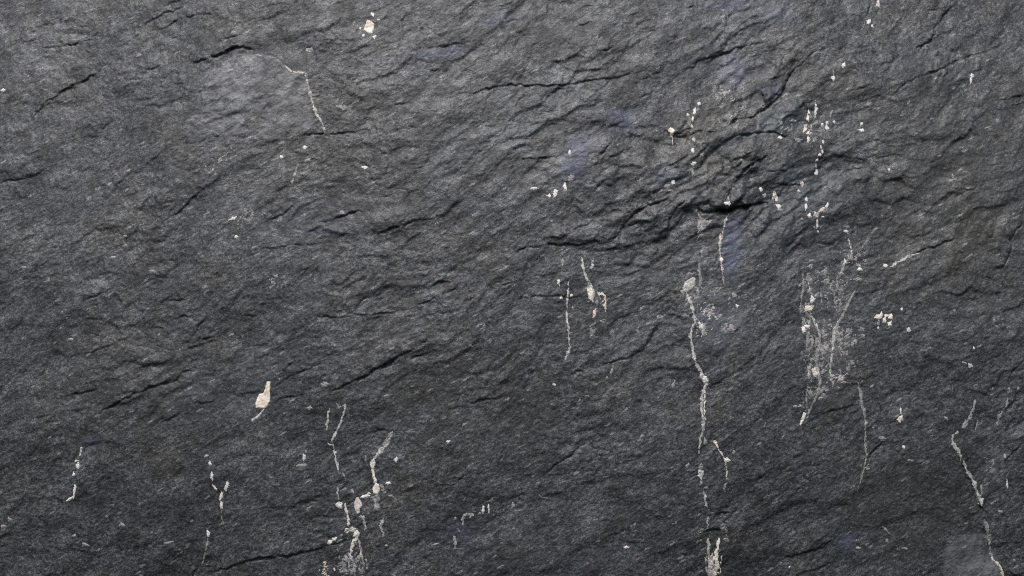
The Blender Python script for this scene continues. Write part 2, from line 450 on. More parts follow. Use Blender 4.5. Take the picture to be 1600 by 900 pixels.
# ------------------------------------------------------------------ slate material
def slate_material():
    m, nt, b = nodes_for("slate")
    obj, _ = mapping(nt, (0, 0, 0), (1, 1, 1))
    _, rot = mapping(nt, (0, math.radians(29), 0), (1, 1, 1))
    st = nt.nodes.new("ShaderNodeMapping"); st.inputs["Scale"].default_value = (0.55, 1, 1)
    nt.links.new(rot, st.inputs[0]); fol = st.outputs[0]
    broad = noise(nt, obj, 4.0, 5, 0.62)
    mott = noise(nt, fol, 20, 5, 0.62, 0.4)
    streak = noise(nt, fol, 62, 5, 0.66, 0.5)
    grain = noise(nt, fol, 270, 3, 0.75)
    speck = noise(nt, fol, 120, 3, 0.6)
    speck2 = noise(nt, obj, 260, 2, 0.5)
    fine = noise(nt, obj, 520, 1, 0.5)
    def fleck(scale, size, share):
        vo = nt.nodes.new("ShaderNodeTexVoronoi"); vo.inputs["Scale"].default_value = scale
        jt = nt.nodes.new("ShaderNodeVectorMath"); jt.operation = 'MULTIPLY_ADD'
        nn = nt.nodes.new("ShaderNodeTexNoise"); nn.inputs["Scale"].default_value = scale * 2.5; nt.links.new(obj, nn.inputs["Vector"])
        nt.links.new(nn.outputs["Color"], jt.inputs[0]); jt.inputs[1].default_value = (1.1 / scale,) * 3
        sq = nt.nodes.new("ShaderNodeMapping"); sq.inputs["Scale"].default_value = (0.62, 1, 1.25); nt.links.new(fol, sq.inputs[0]); nt.links.new(sq.outputs[0], jt.inputs[2])
        nt.links.new(jt.outputs[0], vo.inputs["Vector"])
        sep = nt.nodes.new("ShaderNodeSeparateColor"); nt.links.new(vo.outputs["Color"], sep.inputs[0])
        on = math_n(nt, 'GREATER_THAN', sep.outputs[0], 1 - share)
        near = ramp(nt, vo.outputs["Distance"], [(size * 0.5, 1.0), (size, 0.0)])
        return math_n(nt, 'MULTIPLY', math_n(nt, 'MULTIPLY', on, near), sep.outputs[1])
    tone = ramp(nt, broad, [(0.30, (0.0438, 0.0468, 0.0506)), (0.5, (0.0580, 0.0616, 0.0662)), (0.70, (0.0755, 0.080, 0.0858))])
    hue = noise(nt, obj, 8.0, 4, 0.6)
    tone = mixc(nt, ramp(nt, hue, [(0.52, 0.0), (0.66, 0.6)]), tone, (0.064, 0.063, 0.056))
    hue2 = noise(nt, fol, 9.0, 4, 0.6)
    tone = mixc(nt, ramp(nt, hue2, [(0.52, 0.0), (0.68, 0.65)]), tone, (0.053, 0.061, 0.069))
    tone = mixc(nt, 1.0, tone, ramp(nt, mott, [(0.34, 0.62), (0.5, 1.0), (0.66, 1.38)]), 'MULTIPLY')
    tone = mixc(nt, 1.0, tone, ramp(nt, streak, [(0.34, 0.62), (0.5, 0.97), (0.66, 1.45)]), 'MULTIPLY')
    tone = mixc(nt, 1.0, tone, ramp(nt, fine, [(0.30, 0.5), (0.5, 0.98), (0.70, 1.6)]), 'MULTIPLY')
    tone = mixc(nt, 1.0, tone, ramp(nt, grain, [(0.34, 0.40), (0.5, 0.95), (0.64, 2.0)]), 'MULTIPLY')
    # attributes laid down with the relief: pale weathered skin, blue mineral film, olive tint
    def attr(n):
        a = nt.nodes.new("ShaderNodeAttribute"); a.attribute_name = n; return a.outputs["Fac"]
    pg = ramp(nt, noise(nt, fol, 75, 6, 0.72), [(0.38, 0.12), (0.60, 1.0)])
    pg = math_n(nt, 'MULTIPLY', pg, ramp(nt, noise(nt, fol, 34, 5, 0.65, 0.5), [(0.36, 0.25), (0.56, 1.0)]))
    tone = mixc(nt, math_n(nt, 'MULTIPLY', attr("pale"), pg), tone, (0.25, 0.257, 0.272))
    tone = mixc(nt, math_n(nt, 'MULTIPLY', attr("blue"), ramp(nt, streak, [(0.34, 0.3), (0.60, 1.0)])), tone, (0.098, 0.115, 0.186))
    tone = mixc(nt, math_n(nt, 'MULTIPLY', attr("teal"), ramp(nt, streak, [(0.3, 0.3), (0.6, 0.8)])), tone, (0.046, 0.068, 0.082))
    tone = mixc(nt, math_n(nt, 'MULTIPLY', attr("olive"), 0.5), tone, (0.052, 0.052, 0.043))
    # mica flecks: small light grains lying along the foliation
    fl = ramp(nt, speck, [(0.575, 0.0), (0.67, 0.6)])
    fl = math_n(nt, 'MULTIPLY', fl, ramp(nt, speck2, [(0.42, 0.1), (0.58, 1.0)]))
    fl = math_n(nt, 'MULTIPLY', fl, ramp(nt, mott, [(0.40, 0.35), (0.58, 1.0)]))
    tone = mixc(nt, fl, tone, (0.24, 0.24, 0.245))
    tone = mixc(nt, fleck(70, 0.26, 0.10), tone, (0.20, 0.202, 0.205))
    tone = mixc(nt, fleck(150, 0.36, 0.16), tone, (0.33, 0.33, 0.33))
    nt.links.new(tone, b.inputs["Base Color"])
    nt.links.new(ramp(nt, streak, [(0.35, 0.60), (0.65, 0.36)]), b.inputs["Roughness"])
    b.inputs["Specular IOR Level"].default_value = 0.5
    bp = nt.nodes.new("ShaderNodeBump"); bp.inputs["Strength"].default_value = 0.6; bp.inputs["Distance"].default_value = 0.002
    nt.links.new(grain, bp.inputs["Height"]); nt.links.new(bp.outputs[0], b.inputs["Normal"])
    return m

def mineral_material(name, stops, rough=0.6, dirt=0.35):
    m, nt, b = nodes_for(name)
    obj, _ = mapping(nt, (0, 0, 0), (1, 1, 1))
    n1 = noise(nt, obj, 120, 5, 0.65)
    col = ramp(nt, n1, stops)
    n2 = noise(nt, obj, 380, 4, 0.7)
    col = mixc(nt, ramp(nt, n2, [(0.38, dirt), (0.52, 0.0)]), col, (0.11, 0.105, 0.10))
    nt.links.new(col, b.inputs["Base Color"]); b.inputs["Roughness"].default_value = rough
    bp = nt.nodes.new("ShaderNodeBump"); bp.inputs["Strength"].default_value = 0.5; bp.inputs["Distance"].default_value = 0.001
    nt.links.new(n2, bp.inputs["Height"]); nt.links.new(bp.outputs[0], b.inputs["Normal"])
    return m
MAT = {
 "rock": slate_material(),
 "cream": mineral_material("cream_calcite", [(0.32, (0.55, 0.44, 0.31)), (0.44, (0.86, 0.79, 0.66)), (0.60, (0.92, 0.89, 0.81))], 0.55, 0.15),
 "white": mineral_material("white_quartz", [(0.36, (0.30, 0.295, 0.285)), (0.5, (0.56, 0.55, 0.52)), (0.62, (0.80, 0.79, 0.76))], 0.5, 0.65),
 "buff": mineral_material("buff_calcite", [(0.34, (0.56, 0.42, 0.30)), (0.43, (0.88, 0.78, 0.64)), (0.60, (0.93, 0.87, 0.77))], 0.55, 0.12),
 "grey": mineral_material("grey_quartz", [(0.34, (0.20, 0.20, 0.205)), (0.5, (0.32, 0.315, 0.31)), (0.66, (0.50, 0.49, 0.48))], 0.6, 0.5),
 "chalk": mineral_material("chalky_white", [(0.34, (0.62, 0.60, 0.56)), (0.5, (0.80, 0.79, 0.76)), (0.66, (0.88, 0.87, 0.85))], 0.6, 0.2),
 "pink": mineral_material("rusty_quartz", [(0.3, (0.42, 0.27, 0.20)), (0.42, (0.60, 0.51, 0.45)), (0.58, (0.78, 0.75, 0.71))], 0.55, 0.3),
}

# ------------------------------------------------------------------ mesh helpers
def world_pts(u, v, h):
    """layout mm + height towards the viewer -> metres"""
    return np.stack([(u - 800.0) * MM, -h * MM, (BASE_V - v) * MM], axis=-1)

def mesh_from(name, co, quads, smooth=True):
    me = bpy.data.meshes.new(name)
    me.vertices.add(len(co)); me.vertices.foreach_set("co", co.astype(np.float32).ravel())
    n = len(quads)
    me.loops.add(n * 4); me.loops.foreach_set("vertex_index", quads.astype(np.int32).ravel())
    me.polygons.add(n); me.polygons.foreach_set("loop_start", np.arange(0, n * 4, 4, dtype=np.int32))
    me.polygons.foreach_set("use_smooth", np.full(n, smooth, dtype=bool))
    me.update(calc_edges=True); me.validate()
    return me

root = bpy.data.objects.new("slate_rock_face", None)
scene.collection.objects.link(root)
root["label"] = "dark grey slate rock face with diagonal cracks and pale mineral veins"
root["category"] = "rock face"

def part(name, me, mat, parent=root):
    o = bpy.data.objects.new(name, me); scene.collection.objects.link(o)
    me.materials.append(mat); o.parent = parent
    return o

# ------------------------------------------------------------------ rock body: relief in front, broken-off block behind
co = world_pts(U, V, HT).reshape(-1, 3)
idx = np.arange(NU * NV).reshape(NV, NU)
quads = np.stack([idx[:-1, :-1], idx[1:, :-1], idx[1:, 1:], idx[:-1, 1:]], -1).reshape(-1, 4)
ring = np.concatenate([idx[0, :], idx[1:, -1], idx[-1, -2::-1], idx[-2:0:-1, 0]])
back = co[ring].copy(); back[:, 1] = 0.34
nb = len(co); co = np.concatenate([co, back, [[0.0, 0.34, 0.6]]])
k = np.arange(len(ring)); k2 = (k + 1) % len(ring)
skirt = np.stack([ring[k], ring[k2], nb + k2, nb + k], -1)
kk = np.arange(0, len(ring) - 1, 2)
cap = np.stack([nb + kk, nb + kk + 1, nb + (kk + 2) % len(ring), np.full(len(kk), nb + len(ring))], -1)
rock_me = mesh_from("rock_body", co, np.concatenate([quads, skirt, cap]))

BLOB_N = 0.25 * fbm(U / 22, V / 22, 3, 400)
def blob(u, v, ru, rv, rot=0.0, soft=0.5, seed=0):
    u, v = lay(u, v)
    c, s = math.cos(rot), math.sin(rot)
    du, dv = U - u + WIG_U * 2.2, V - v + WIG_V * 2.2
    q = np.sqrt(((du * c + dv * s) / ru) ** 2 + ((-du * s + dv * c) / rv) ** 2)
    return sstep(1 + soft, 1 - soft, q + BLOB_N)
pale = np.zeros_like(H); blue = pale.copy(); teal = pale.copy(); olive = pale.copy()
for a in ((350,205,95,50,-0.3,0.7,.26), (315,250,60,30,-0.3,0.7,.25),
          (540,168,8,5,0,0.5,.6), (380,320,50,22,-.4,.7,.25), (1550,720,22,34,.1,.5,.3), (920,820,16,14,0,.5,.35), (805,832,16,12,0,.5,.3),
          (870,155,14,12,-.5,.5,.35), (1120,480,45,40,0,.7,.22), (1295,520,45,100,0.05,.7,.22)):
    pale = np.maximum(pale, a[6] * blob(*a[:6]))
pale[QSL] = np.maximum(pale[QSL], 0.9 * sstep(-4, 9, qd + 18 * BLOB_N[QSL]))
pale[PSL] = np.maximum(pale[PSL], sstep(-1, 2 + np.clip((pv - 130) / 4, 0, 30), pd) * np.clip(0.80 - (pv - 90) / 420 + 1.6 * BLOB_N[PSL], 0.12, 1.0))
for a in ((898,245,20,42,.3,.5,.55), (972,190,22,20,0,.6,.45), (915,215,25,20,0,.6,.25), (1144,385,16,52,.12,.45,.6), (692,82,44,9,-.1,.4,.45), (1145,110,22,26,0,.6,.4), (1140,5,40,14,0,.6,.35), (1215,20,30,25,0,.6,.3),
          (1325,845,17,12,-.5,.4,.55), (145,690,22,12,0,.6,.35), (1205,140,16,14,0,.5,.4), (1120,500,40,40,0,.7,.2), (720,830,30,24,0,.7,.22), (1040,275,22,12,-.3,.5,.3), (500,340,45,30,0,.7,.2), (775,30,30,14,-.4,.6,.25)):
    blue = np.maximum(blue, min(1.0, 1.35 * a[6]) * blob(*a[:6]))
for a in ((1215,190,36,22,-.5,.5,.7), (1150,218,48,16,-.3,.5,.5), (1090,92,34,20,-.5,.6,.5), (1270,300,55,34,-.4,.6,.45), (1240,370,40,40,0,.7,.35), (1420,95,30,20,-.5,.6,.35), (1225,270,30,18,0,.5,.4), (380,590,120,40,-.4,.8,.3), (880,880,140,30,0,.8,.25)):
    teal = np.maximum(teal, min(1.0, 1.35 * a[6]) * blob(*a[:6]))
for a in ((1500,300,150,170,0,.8,.8), (1400,790,110,80,0,.8,.6), (720,620,130,60,0,.8,.5), (540,300,120,60,0,.8,.4), (200,600,150,90,0,.8,.4)):
    olive = np.maximum(olive, a[6] * blob(*a[:6]))
extra = len(co) - NU * NV
for nm, arr in (("pale", pale), ("blue", blue), ("teal", teal), ("olive", olive)):
    at = rock_me.attributes.new(nm, 'FLOAT', 'POINT')
    at.data.foreach_set("value", np.concatenate([arr.ravel(), np.zeros(extra)]).astype(np.float32))
part("rock_body", rock_me, MAT["rock"])

# ------------------------------------------------------------------ minerals: veins, chips and chalky crusts seated in the rock
def height_at(u, v):
    i = np.clip(np.searchsorted(AU, u) - 1, 0, NU - 2); j = np.clip(np.searchsorted(AV, v) - 1, 0, NV - 2)
    fu = (u - AU[i]) / (AU[i + 1] - AU[i]); fv = (v - AV[j]) / (AV[j + 1] - AV[j])
    # highest of the surrounding samples keeps the crust above every facet of the cell
    return np.maximum(HT[j, i] * (1 - fu) * (1 - fv) + HT[j, i + 1] * fu * (1 - fv) + HT[j + 1, i] * (1 - fu) * fv + HT[j + 1, i + 1] * fu * fv, -1e9)

SEED = [1000]
def crust(name, mat, box, field, proud=0.9, step=0.8, parent=root, lumps=0.12):
    """a raised crust over the part of `box` where field(u, v) > 0; its rim dips into the rock"""
    u0, v0, u1, v1 = box
    au = np.arange(u0, u1 + step, step); av = np.arange(v0, v1 + step, step)
    u, v = np.meshgrid(au, av)
    m = field(u, v)
    if (m > 0).sum() < 3: return None
    h = height_at(u, v) + proud * np.tanh(m / 1.1) + np.where(m > 0, lumps * perlin(u / 2.6, v / 2.6, SEED[0]), 0)
    keep = m > -1.3
    c = keep[:-1, :-1] & keep[1:, :-1] & keep[1:, 1:] & keep[:-1, 1:]
    pos = (m[:-1, :-1] > 0) | (m[1:, :-1] > 0) | (m[1:, 1:] > 0) | (m[:-1, 1:] > 0)
    near = pos.copy()
    near[1:] |= pos[:-1]; near[:-1] |= pos[1:]; near[:, 1:] |= pos[:, :-1]; near[:, :-1] |= pos[:, 1:]
    c &= near
    ix = np.arange(u.size).reshape(u.shape)
    q = np.stack([ix[:-1, :-1], ix[1:, :-1], ix[1:, 1:], ix[:-1, 1:]], -1)[c]
    used, inv = np.unique(q, return_inverse=True)
    pts = world_pts(u, v, h).reshape(-1, 3)[used]
    return part(name, mesh_from(name, pts, inv.reshape(-1, 4)), MAT[mat], parent)

def vein(pts, width, mat="white", gaps=0.3, rough=0.9, name="mineral_vein", taper=0.15, halo=None):
    """a ragged vein along pts with loose grains beside it; width is a number or one per point"""
    SEED[0] += 7; sd = SEED[0]
    pts = [lay(*p) for p in pts]
    if not isinstance(width, (list, tuple)): width = [width] * len(pts)
    if halo is None: halo = 0.9 * max(width)
    W = max(width) + halo + 3
    us = [p[0] for p in pts]; vs = [p[1] for p in pts]
    Ls = [0.0]
    for a, b in zip(pts[:-1], pts[1:]): Ls.append(Ls[-1] + math.hypot(b[0] - a[0], b[1] - a[1]))
    def field(u, v):
        wu = u + fbm(u / 6, v / 6, 3, sd, 0.65) * 1.1; wv = v + fbm(u / 6, v / 6, 3, sd + 3, 0.65) * 1.1
        d, al, length = polyline_field(pts, wu, wv)
        w0 = np.interp(al * length, Ls, width) * 0.5 + 0.3
        w = w0 * np.clip(np.minimum(al, 1 - al) / taper + 0.35, 0, 1)
        w = w * (1 + 0.6 * fbm(u / 8, v / 8, 2, sd + 5)) - (gaps + 0.25) * (1 + 1.8 * fbm(u / 9, v / 9, 3, sd + 6))
        core = w - np.abs(d) + (0.1 + rough * 0.6) * fbm(u / 2.6, v / 3.4, 2, sd + 7, 0.7)
        core = np.minimum(core, (fbm(u / 2.2, v / 3.6, 2, sd + 4, 0.7) + 0.66) * 1.6)
        grains = (fbm(u / 2.6, v / 3.2, 2, sd + 9, 0.6) - 0.60 - 0.55 * np.abs(d) / (w0 + halo)) * 1.6 - np.where(np.abs(d) > w0 + halo, 2, 0)
        return np.maximum(core, grains)
    return crust(name, mat, (min(us) - W, min(vs) - W, max(us) + W, max(vs) + W), field, 0.45, 0.7)

def chip(u0, v0, ru, rv=None, mat="white", rot=0.0, name="mineral_chip", ragged=0.55):
    """a flat broken chip: a few straight edges, a chipped rim and crumbs beside it"""
    if mat == "white": mat = "chalk"
    SEED[0] += 7; sd = SEED[0]
    u0, v0 = lay(u0, v0)
    rv = rv or ru; R = max(ru, rv) * 1.9 + 3
    c, s = math.cos(rot), math.sin(rot)
    rnd = np.random.RandomState(sd); n = rnd.randint(4, 7)
    ang = (np.arange(n) + rnd.uniform(-0.32, 0.32, n)) * 2 * math.pi / n + rnd.uniform(0, 6)
    off = rnd.uniform(0.72, 1.08, n)
    def field(u, v):
        du, dv = u - u0, v - v0
        a, b = (du * c + dv * s) / ru, (-du * s + dv * c) / rv
        q = np.full(u.shape, -9.0)
        for t, o in zip(ang, off): q = np.maximum(q, a * math.cos(t) + b * math.sin(t) - o)
        r = max(min(ru, rv), 1.5)
        core = -q * r + 0.35 + ragged * 1.3 * fbm(u / 3.0, v / 3.0, 3, sd, 0.6)
        core = np.minimum(core, (fbm(u / 2.3, v / 2.9, 2, sd + 4, 0.7) + 0.62) * 1.8) if r > 2.4 else core
        crumbs = (fbm(u / 2.4, v / 2.8, 2, sd + 9) - 0.55 - 0.4 * q) * 1.5 - np.where(q > 1.1, 2, 0)
        return np.maximum(core, crumbs)
    return crust(name, mat, (u0 - R, v0 - R, u0 + R, v0 + R), field, min(1.0, 0.25 * min(ru, rv) + 0.3), 0.65)

def shape_chip(poly, mat="cream", name="mineral_chip"):
    """a chip with a traced outline"""
    SEED[0] += 7; sd = SEED[0]
    poly = [lay(*p) for p in poly]
    us = [p[0] for p in poly]; vs = [p[1] for p in poly]
    def field(u, v):
        wu = u + fbm(u / 3.5, v / 3.5, 3, sd, .6) * 0.6; wv = v + fbm(u / 3.5, v / 3.5, 3, sd + 2, .6) * 0.6
        d, _, _ = polyline_field(poly + poly[:1], wu, wv)
        inside = np.zeros(u.shape, bool)
        for (x0, y0), (x1, y1) in zip(poly, poly[1:] + poly[:1]):
            if y0 == y1: continue
            cond = ((y0 > wv) != (y1 > wv)) & (wu < (x1 - x0) * (wv - y0) / (y1 - y0) + x0)
            inside ^= cond
        return np.where(inside, 1, -1) * np.abs(d) + 0.35
    return crust(name, mat, (min(us) - 4, min(vs) - 4, max(us) + 4, max(vs) + 4), field, 0.9, 0.6)

def film(u0, v0, ru, rv, mat="grey", rot=0.0, cover=0.0, grain=3.2, name="mineral_crust", vert=False):
    """a speckled chalky crust: many grains, one patch"""
    SEED[0] += 7; sd = SEED[0]
    c, s = math.cos(rot), math.sin(rot); R = max(ru, rv) * 1.15
    u0, v0 = lay(u0, v0)
    def field(u, v):
        du, dv = u - u0, v - v0
        q = np.sqrt(((du * c + dv * s) / ru) ** 2 + ((-du * s + dv * c) / rv) ** 2)
        if vert: n = fbm(u / grain, v / (grain * 1.8), 4, sd, 0.65)
        else: n = fbm((u * CT - v * ST) / (grain * 1.9), (u * ST + v * CT) / grain, 4, sd, 0.65)
        n = n + 0.85 * fbm(u / (grain * 3.5), v / (grain * 5), 2, sd + 5) - 0.22
        q = np.maximum(q + 0.55 * fbm(u / 17, v / 17, 2, sd + 8), 0)
        return (n + cover + 0.10 - 1.0 * q ** 1.5) * 2.2 - np.where(q > 1.05, 4, 0)
    return crust(name, mat, (u0 - R, v0 - R, u0 + R, v0 + R), field, 0.55, 0.8)

# --- upper left
vein([(396,84),(415,87),(430,90),(440,99)], 2.2, "grey", .5)
vein([(440,99),(448,105),(455,112),(466,113),(477,114),(481,130),(485,148),(490,165),(494,178),(500,185),(505,198),(508,211)],
     [2,3,3,3,3.2,2.6,4,3,4.2,3,2.8,2.4], "white", .1)
vein([(345,113),(358,110),(372,107)], 3, "grey", .4)
vein([(468,246),(462,265),(455,286)], 4, "grey", 1.1)
shape_chip([(574,31),(579,32),(584,37),(583,46),(581,52),(575,51),(569,46),(570,40)], "cream")
for a in ((582,22,2.8,2.6,"white"),(568,55,2,1.6,"cream"),(585,57,2.2,1.6,"cream"),(563,44,1.6,1.4,"cream"),(553,36,2.4,1.8,"grey"),(591,30,1.6,1.2,"cream"),
          (476,230,3,2.2,"white"),(439,245,2.6,2.2,"white"),(570,262,2,3,"white",.4),(365,341,4.6,2.6,"white",-.4),(369,370,3,2.2,"white"),(536,168,7,4,"grey",.1),
          (431,432,3,2.4,"grey"),(426,441,2.4,2,"grey"),(196,369,2.6,1.8,"grey"),(176,402,4,1.6,"grey",-.3),(238,424,4,2.4,"grey"),(110,530,3,1.4,"grey"),(37,418,4,1.5,"grey"),(3,140,3,2,"white"),
          (483,78,5,3,"grey",-.3),(535,332,3,3,"grey"),(480,250,4,2,"grey",-.3)):
    chip(*a[:4], mat=a[4], rot=a[5] if len(a) > 5 else 0)
# --- top right
for a in ((1374,3,2.6,5.5,"pink",.15),(1359,33,3.2,4,"white",.2),(1365,39,1.6,2.4,"white"),(1093,161,2.2,3,"white"),(1086,172,2,5,"cream",.35),(1075,179,2,2.2,"cream"),
          (1083,186,1.6,4,"pink"),(1081,197,2,2.6,"white"),(1049,203,4.2,3.2,"cream"),(1050,210,2.6,4,"cream"),(1084,218,1.8,3.2,"pink"),(1082,235,2.2,3.6,"white",.2),(1096,243,2.6,3.4,"grey",.6),(1084,256,4,2.6,"white",-.5),(1082,269,2,4,"grey"),
          (890,238,1.8,3.6,"white"),(892,278,4,6,"grey",.4),(882,290,2.2,3.4,"white"),(868,302,3,5.6,"white",.25),(858,306,3.4,1.8,"cream",.3),(835,294,5,1.8,"white"),(883,298,2.4,1.8,"grey"),
          (1052,285,2.4,4,"white",.3),(1042,290,3.4,1.8,"grey",-.3),(1047,298,3.6,1.2,"grey",-.2),(1265,175,1.4,3,"white"),(1263,184,1.8,4.6,"cream"),(1259,199,2.4,5,"pink",.4),(1264,208,4,2.6,"cream"),(1263,217,1.6,4,"cream"),
          (1275,172,1.3,9,"white",.08),(1299,178,1.2,5,"grey",.3),(1293,192,1.8,3,"pink"),(1293,199,2.4,4.4,"white"),(1285,195,2,3,"white"),(1286,221,1.6,2.6,"white"),(1304,190,1.8,2.4,"white"),(1319,102,2.6,3.2,"white",.4),(1303,122,3,3.6,"white"),(1303,112,1.2,2.4,"grey"),
          (1348,203,2.8,2.4,"white"),(1347,193,1.6,2.4,"white"),(1521,117,2.6,3,"white"),(1519,125,1.6,4.4,"cream"),(1240,189,5,2,"grey"),(1220,193,3,3,"grey"),(1247,219,6,2.6,"grey"),(1219,215,3.4,2,"white")):
    chip(*a[:4], mat=a[4], rot=a[5] if len(a) > 5 else 0)
vein([(1346,52),(1350,42),(1355,27)], 1.8, "grey", .3)
vein([(1051,212),(1051,226)], 1.8, "cream", .2)
vein([(925,65),(935,55)], 3, "grey", .5)
vein([(1130,50),(1131,20),(1132,12)], 3, "grey", 1.2)
# --- the broken string of chips down the folded part
for a in ((1283,229,1.2,2.6,"pink"),(1285,237,1.4,3,"pink"),(1281,242,2,2.6,"white",.5),(1277,251,2.4,2.6,"pink"),(1276,258,1.2,3,"grey"),(1276.5,269,2.4,5,"white"),(1254,287,2.6,3,"pink"),(1248,298,2.2,2,"white"),
          (1211,304,2.6,6,"pink",-.3),(1214,310,2,3,"white"),(1217,322,2.8,3.6,"white"),(1219,328,3,1.4,"grey"),(1260,311,1.4,3,"white"),(1259.5,323,1.8,4,"white"),(1265,337,2.6,3.4,"white"),
          (1275,335,4,3,"pink",-.3),(1284,328,2.4,6,"pink",.9),(1292,321,1.6,3.6,"white",.5),(1277,349,1.6,5,"white"),(1279,362,1.4,1.4,"white"),(1273,356,1.2,2,"grey"),(1253,342,1.6,1.8,"grey"),(1286,339,1.8,1.4,"white"),
          (1390,265,1.8,1.6,"white"),(1490,275,1.2,3,"grey"),(1487,282,3.4,2.4,"grey"),(1513,294,3,2,"grey"),(1189,296,2.2,3.8,"white",-.2),(1195,305,2,2.6,"grey"),(1135,318,5,3,"white",.1),(1137,310,1.4,3,"grey"),(1159,250,2.6,1.8,"grey"),
          (1323,362,3.4,2.2,"white",.4),(1324,354,2.6,1.4,"grey"),(1321,410,2.6,4.4,"white",.4),(1315,428,4,2.6,"grey"),(1342,415,4,2,"grey",.5),(1384,415,3,2.4,"white"),(1344,421,4,2,"white"),(1341,437,5,3,"grey"),(1292,441,4,5,"grey"),(1266,416,4,3,"grey")):
    chip(*a[:4], mat=a[4], rot=a[5] if len(a) > 5 else 0)
vein([(1325,368),(1330,385),(1331,398),(1323,408)], 1.8, "white", .15)
vein([(1392,417),(1405,409),(1420,401),(1439,395)], [1.5,3,3.4,1.5], "white", -.3, .5)
vein([(1563,347),(1580,341),(1596,337)], 1.6, "grey", .3)
# --- the long vein right of the middle
vein([(1139,333),(1134,343),(1131,355),(1128,368),(1125,378),(1125,395),(1126,408),(1128,420),(1130,435),(1131,447)], [2.4,4,2,2.4,4,3,2.6,3.4,2.4,2.4], "white", .2)
chip(1126,372,2,5,"pink"); chip(1125,380,2.4,3,"pink"); chip(1127,406,2,3,"cream")
vein([(1087,327),(1091,334),(1097,342)], 2.6, "grey", .2)
chip(1097,351,7,9,"grey",.2,ragged=.7); chip(1095,365,6,6,"grey",ragged=.8)
vein([(1099,378),(1098,390),(1095,400)], 4, "grey", .8)
vein([(1094,408),(1092,422),(1095,436),(1093,450)], [3,4,5,3], "grey", .1)
shape_chip([(1083,433),(1087,435),(1084,448),(1076,455),(1068,458),(1067,450),(1071,440)], "white", "mineral_crust")
vein([(1084,429),(1077,427),(1073,430)], 3, "grey", .2)
vein([(1068,460),(1066,455),(1070,451),(1080,451)], 4, "white", .2)
vein([(1072,458),(1076,465),(1080,477),(1084,490),(1087,503)], [6,5,4.4,4,4], "white", 0)
LONG = vein([(1087,503),(1081,511),(1079,525),(1081,540),(1084,557),(1090,572),(1097,585),(1100,593),(1102,600),(1099,612),(1097,625),(1096,640),(1098,655),(1099,672),(1095,680),(1093,693),(1091,712)],
     [3.6,4.6,3.4,3.2,3.2,3.6,4.2,8,5,4,3.4,3.2,3.2,4,2.6,2.2,1.8], "white", -.15, .8)
vein([(1101,603),(1101,620),(1100,640),(1101,655)], 2, "cream", .2)
vein([(1096,614),(1094,630),(1096,645)], 2, "pink", .3)
chip(1102,594,4,7,"white",-.1)
vein([(1090,448),(1091,460),(1089,467)], 3.4, "grey", .1)
film(1108,494,18,20,"white",.2,.30); film(1095,510,10,16,"white",0,.35,2.8,vert=True); film(1138,510,15,11,"grey",-.2,.5); film(1090,462,10,22,"grey",0,.25,2.8,vert=True); film(1144,468,18,14,"grey",0,0,2.6); film(1072,473,9,7,"grey",0,.2); film(1115,455,16,7,"grey",-.5,.2)
chip(1070,494,3.6,3,"grey"); chip(1152,478,2.4,2,"white")
chip(1095,731,3,7,"grey",ragged=.4); chip(1094.5,741,3.6,7,"white",ragged=.5); chip(1096,754,1.4,3,"grey")
vein([(1099,766),(1102,779),(1103,790),(1107,794)], [2.4,3.4,2.8,1.6], "white", 0)
vein([(1106,808),(1106.5,822)], 2.4, "white", 0); chip(1103,762,3,1.6,"grey",.3)
vein([(1106,841),(1108,854),(1107,868),(1110,882),(1108,905)], [4,4,4,6,7], "white", .1)
vein([(1124,841),(1121,855),(1119,868),(1121,884),(1116,905)], [4.6,4,5,8,6], "cream", .1)
film(1114,884,13,28,"cream",0,.12,2.6,vert=True); vein([(1113,862),(1114,878),(1113,904)], [2,4,4], "white", .2, 1.3); vein([(1103,872),(1104,886),(1107,900)], 2, "grey", .3, 1.2); vein([(1128,868),(1126,882),(1127,896)], 2, "cream", .4, 1.2)
film(1131,826,8,24,"grey",0,.2); chip(1135,844,4,2.6,"grey",.3)
film(1100,828,14,8,"grey",-.4,.05)
vein([(1112,686),(1117,692),(1123,702),(1130,712),(1134,722),(1136,735),(1135,750)], [2.2,3,1.8,2,2.4,1.6,1.6], "cream", .1)
vein([(1135,750),(1133,760),(1131,772)], 2.4, "grey", .5)
chip(1117,691,2.6,2.6,"cream"); chip(1136,718,3.6,3.2,"white"); chip(1146,707,2.4,3,"grey"); chip(1102,691,2.6,4,"grey"); chip(1074,727,1.6,4,"grey",.4)
# --- veins at the middle
vein([(878,406),(879,416),(877,428)], 2, "grey", .4)
chip(873,441,2,3.2,"white"); chip(893,462,2.4,2,"white"); chip(877,465,2.2,2.6,"white"); chip(895,481,1.6,2,"grey"); chip(879,408,2,2.6,"grey")
vein([(888,440),(888,455),(886,475),(886,495),(888,515),(889,532),(890,541)], [2,2.6,3,3,2.8,2.4,3], "white", .15)
vein([(892,541),(888,551),(882,563)], [3,4,2], "white", .2)
vein([(908,400),(911,416),(916,433),(921,446),(926,458),(926,472)], [2.4,4,4,6,7,4], "white", .1)
chip(923,458,4,9,"cream",ragged=.6); chip(929,489,2.2,5.5,"cream")
vein([(933,458),(940,459),(945,462),(946,474),(946,487)], [4,3,2.4,3,4.4], "cream", 0)
vein([(927,404),(926,414),(923,422)], [2.4,4.4,3], "white", .4)
film(936,470,16,18,"grey",0,.0); film(924,520,7,11,"grey",.2,.3); film(940,502,8,8,"grey",.5,.2)
vein([(998,500),(998,512),(996,521)], 2, "grey", .3)
film(1004,482,12,6,"grey",-.2,.2); chip(1031,495,4,2.6,"grey",-.3)
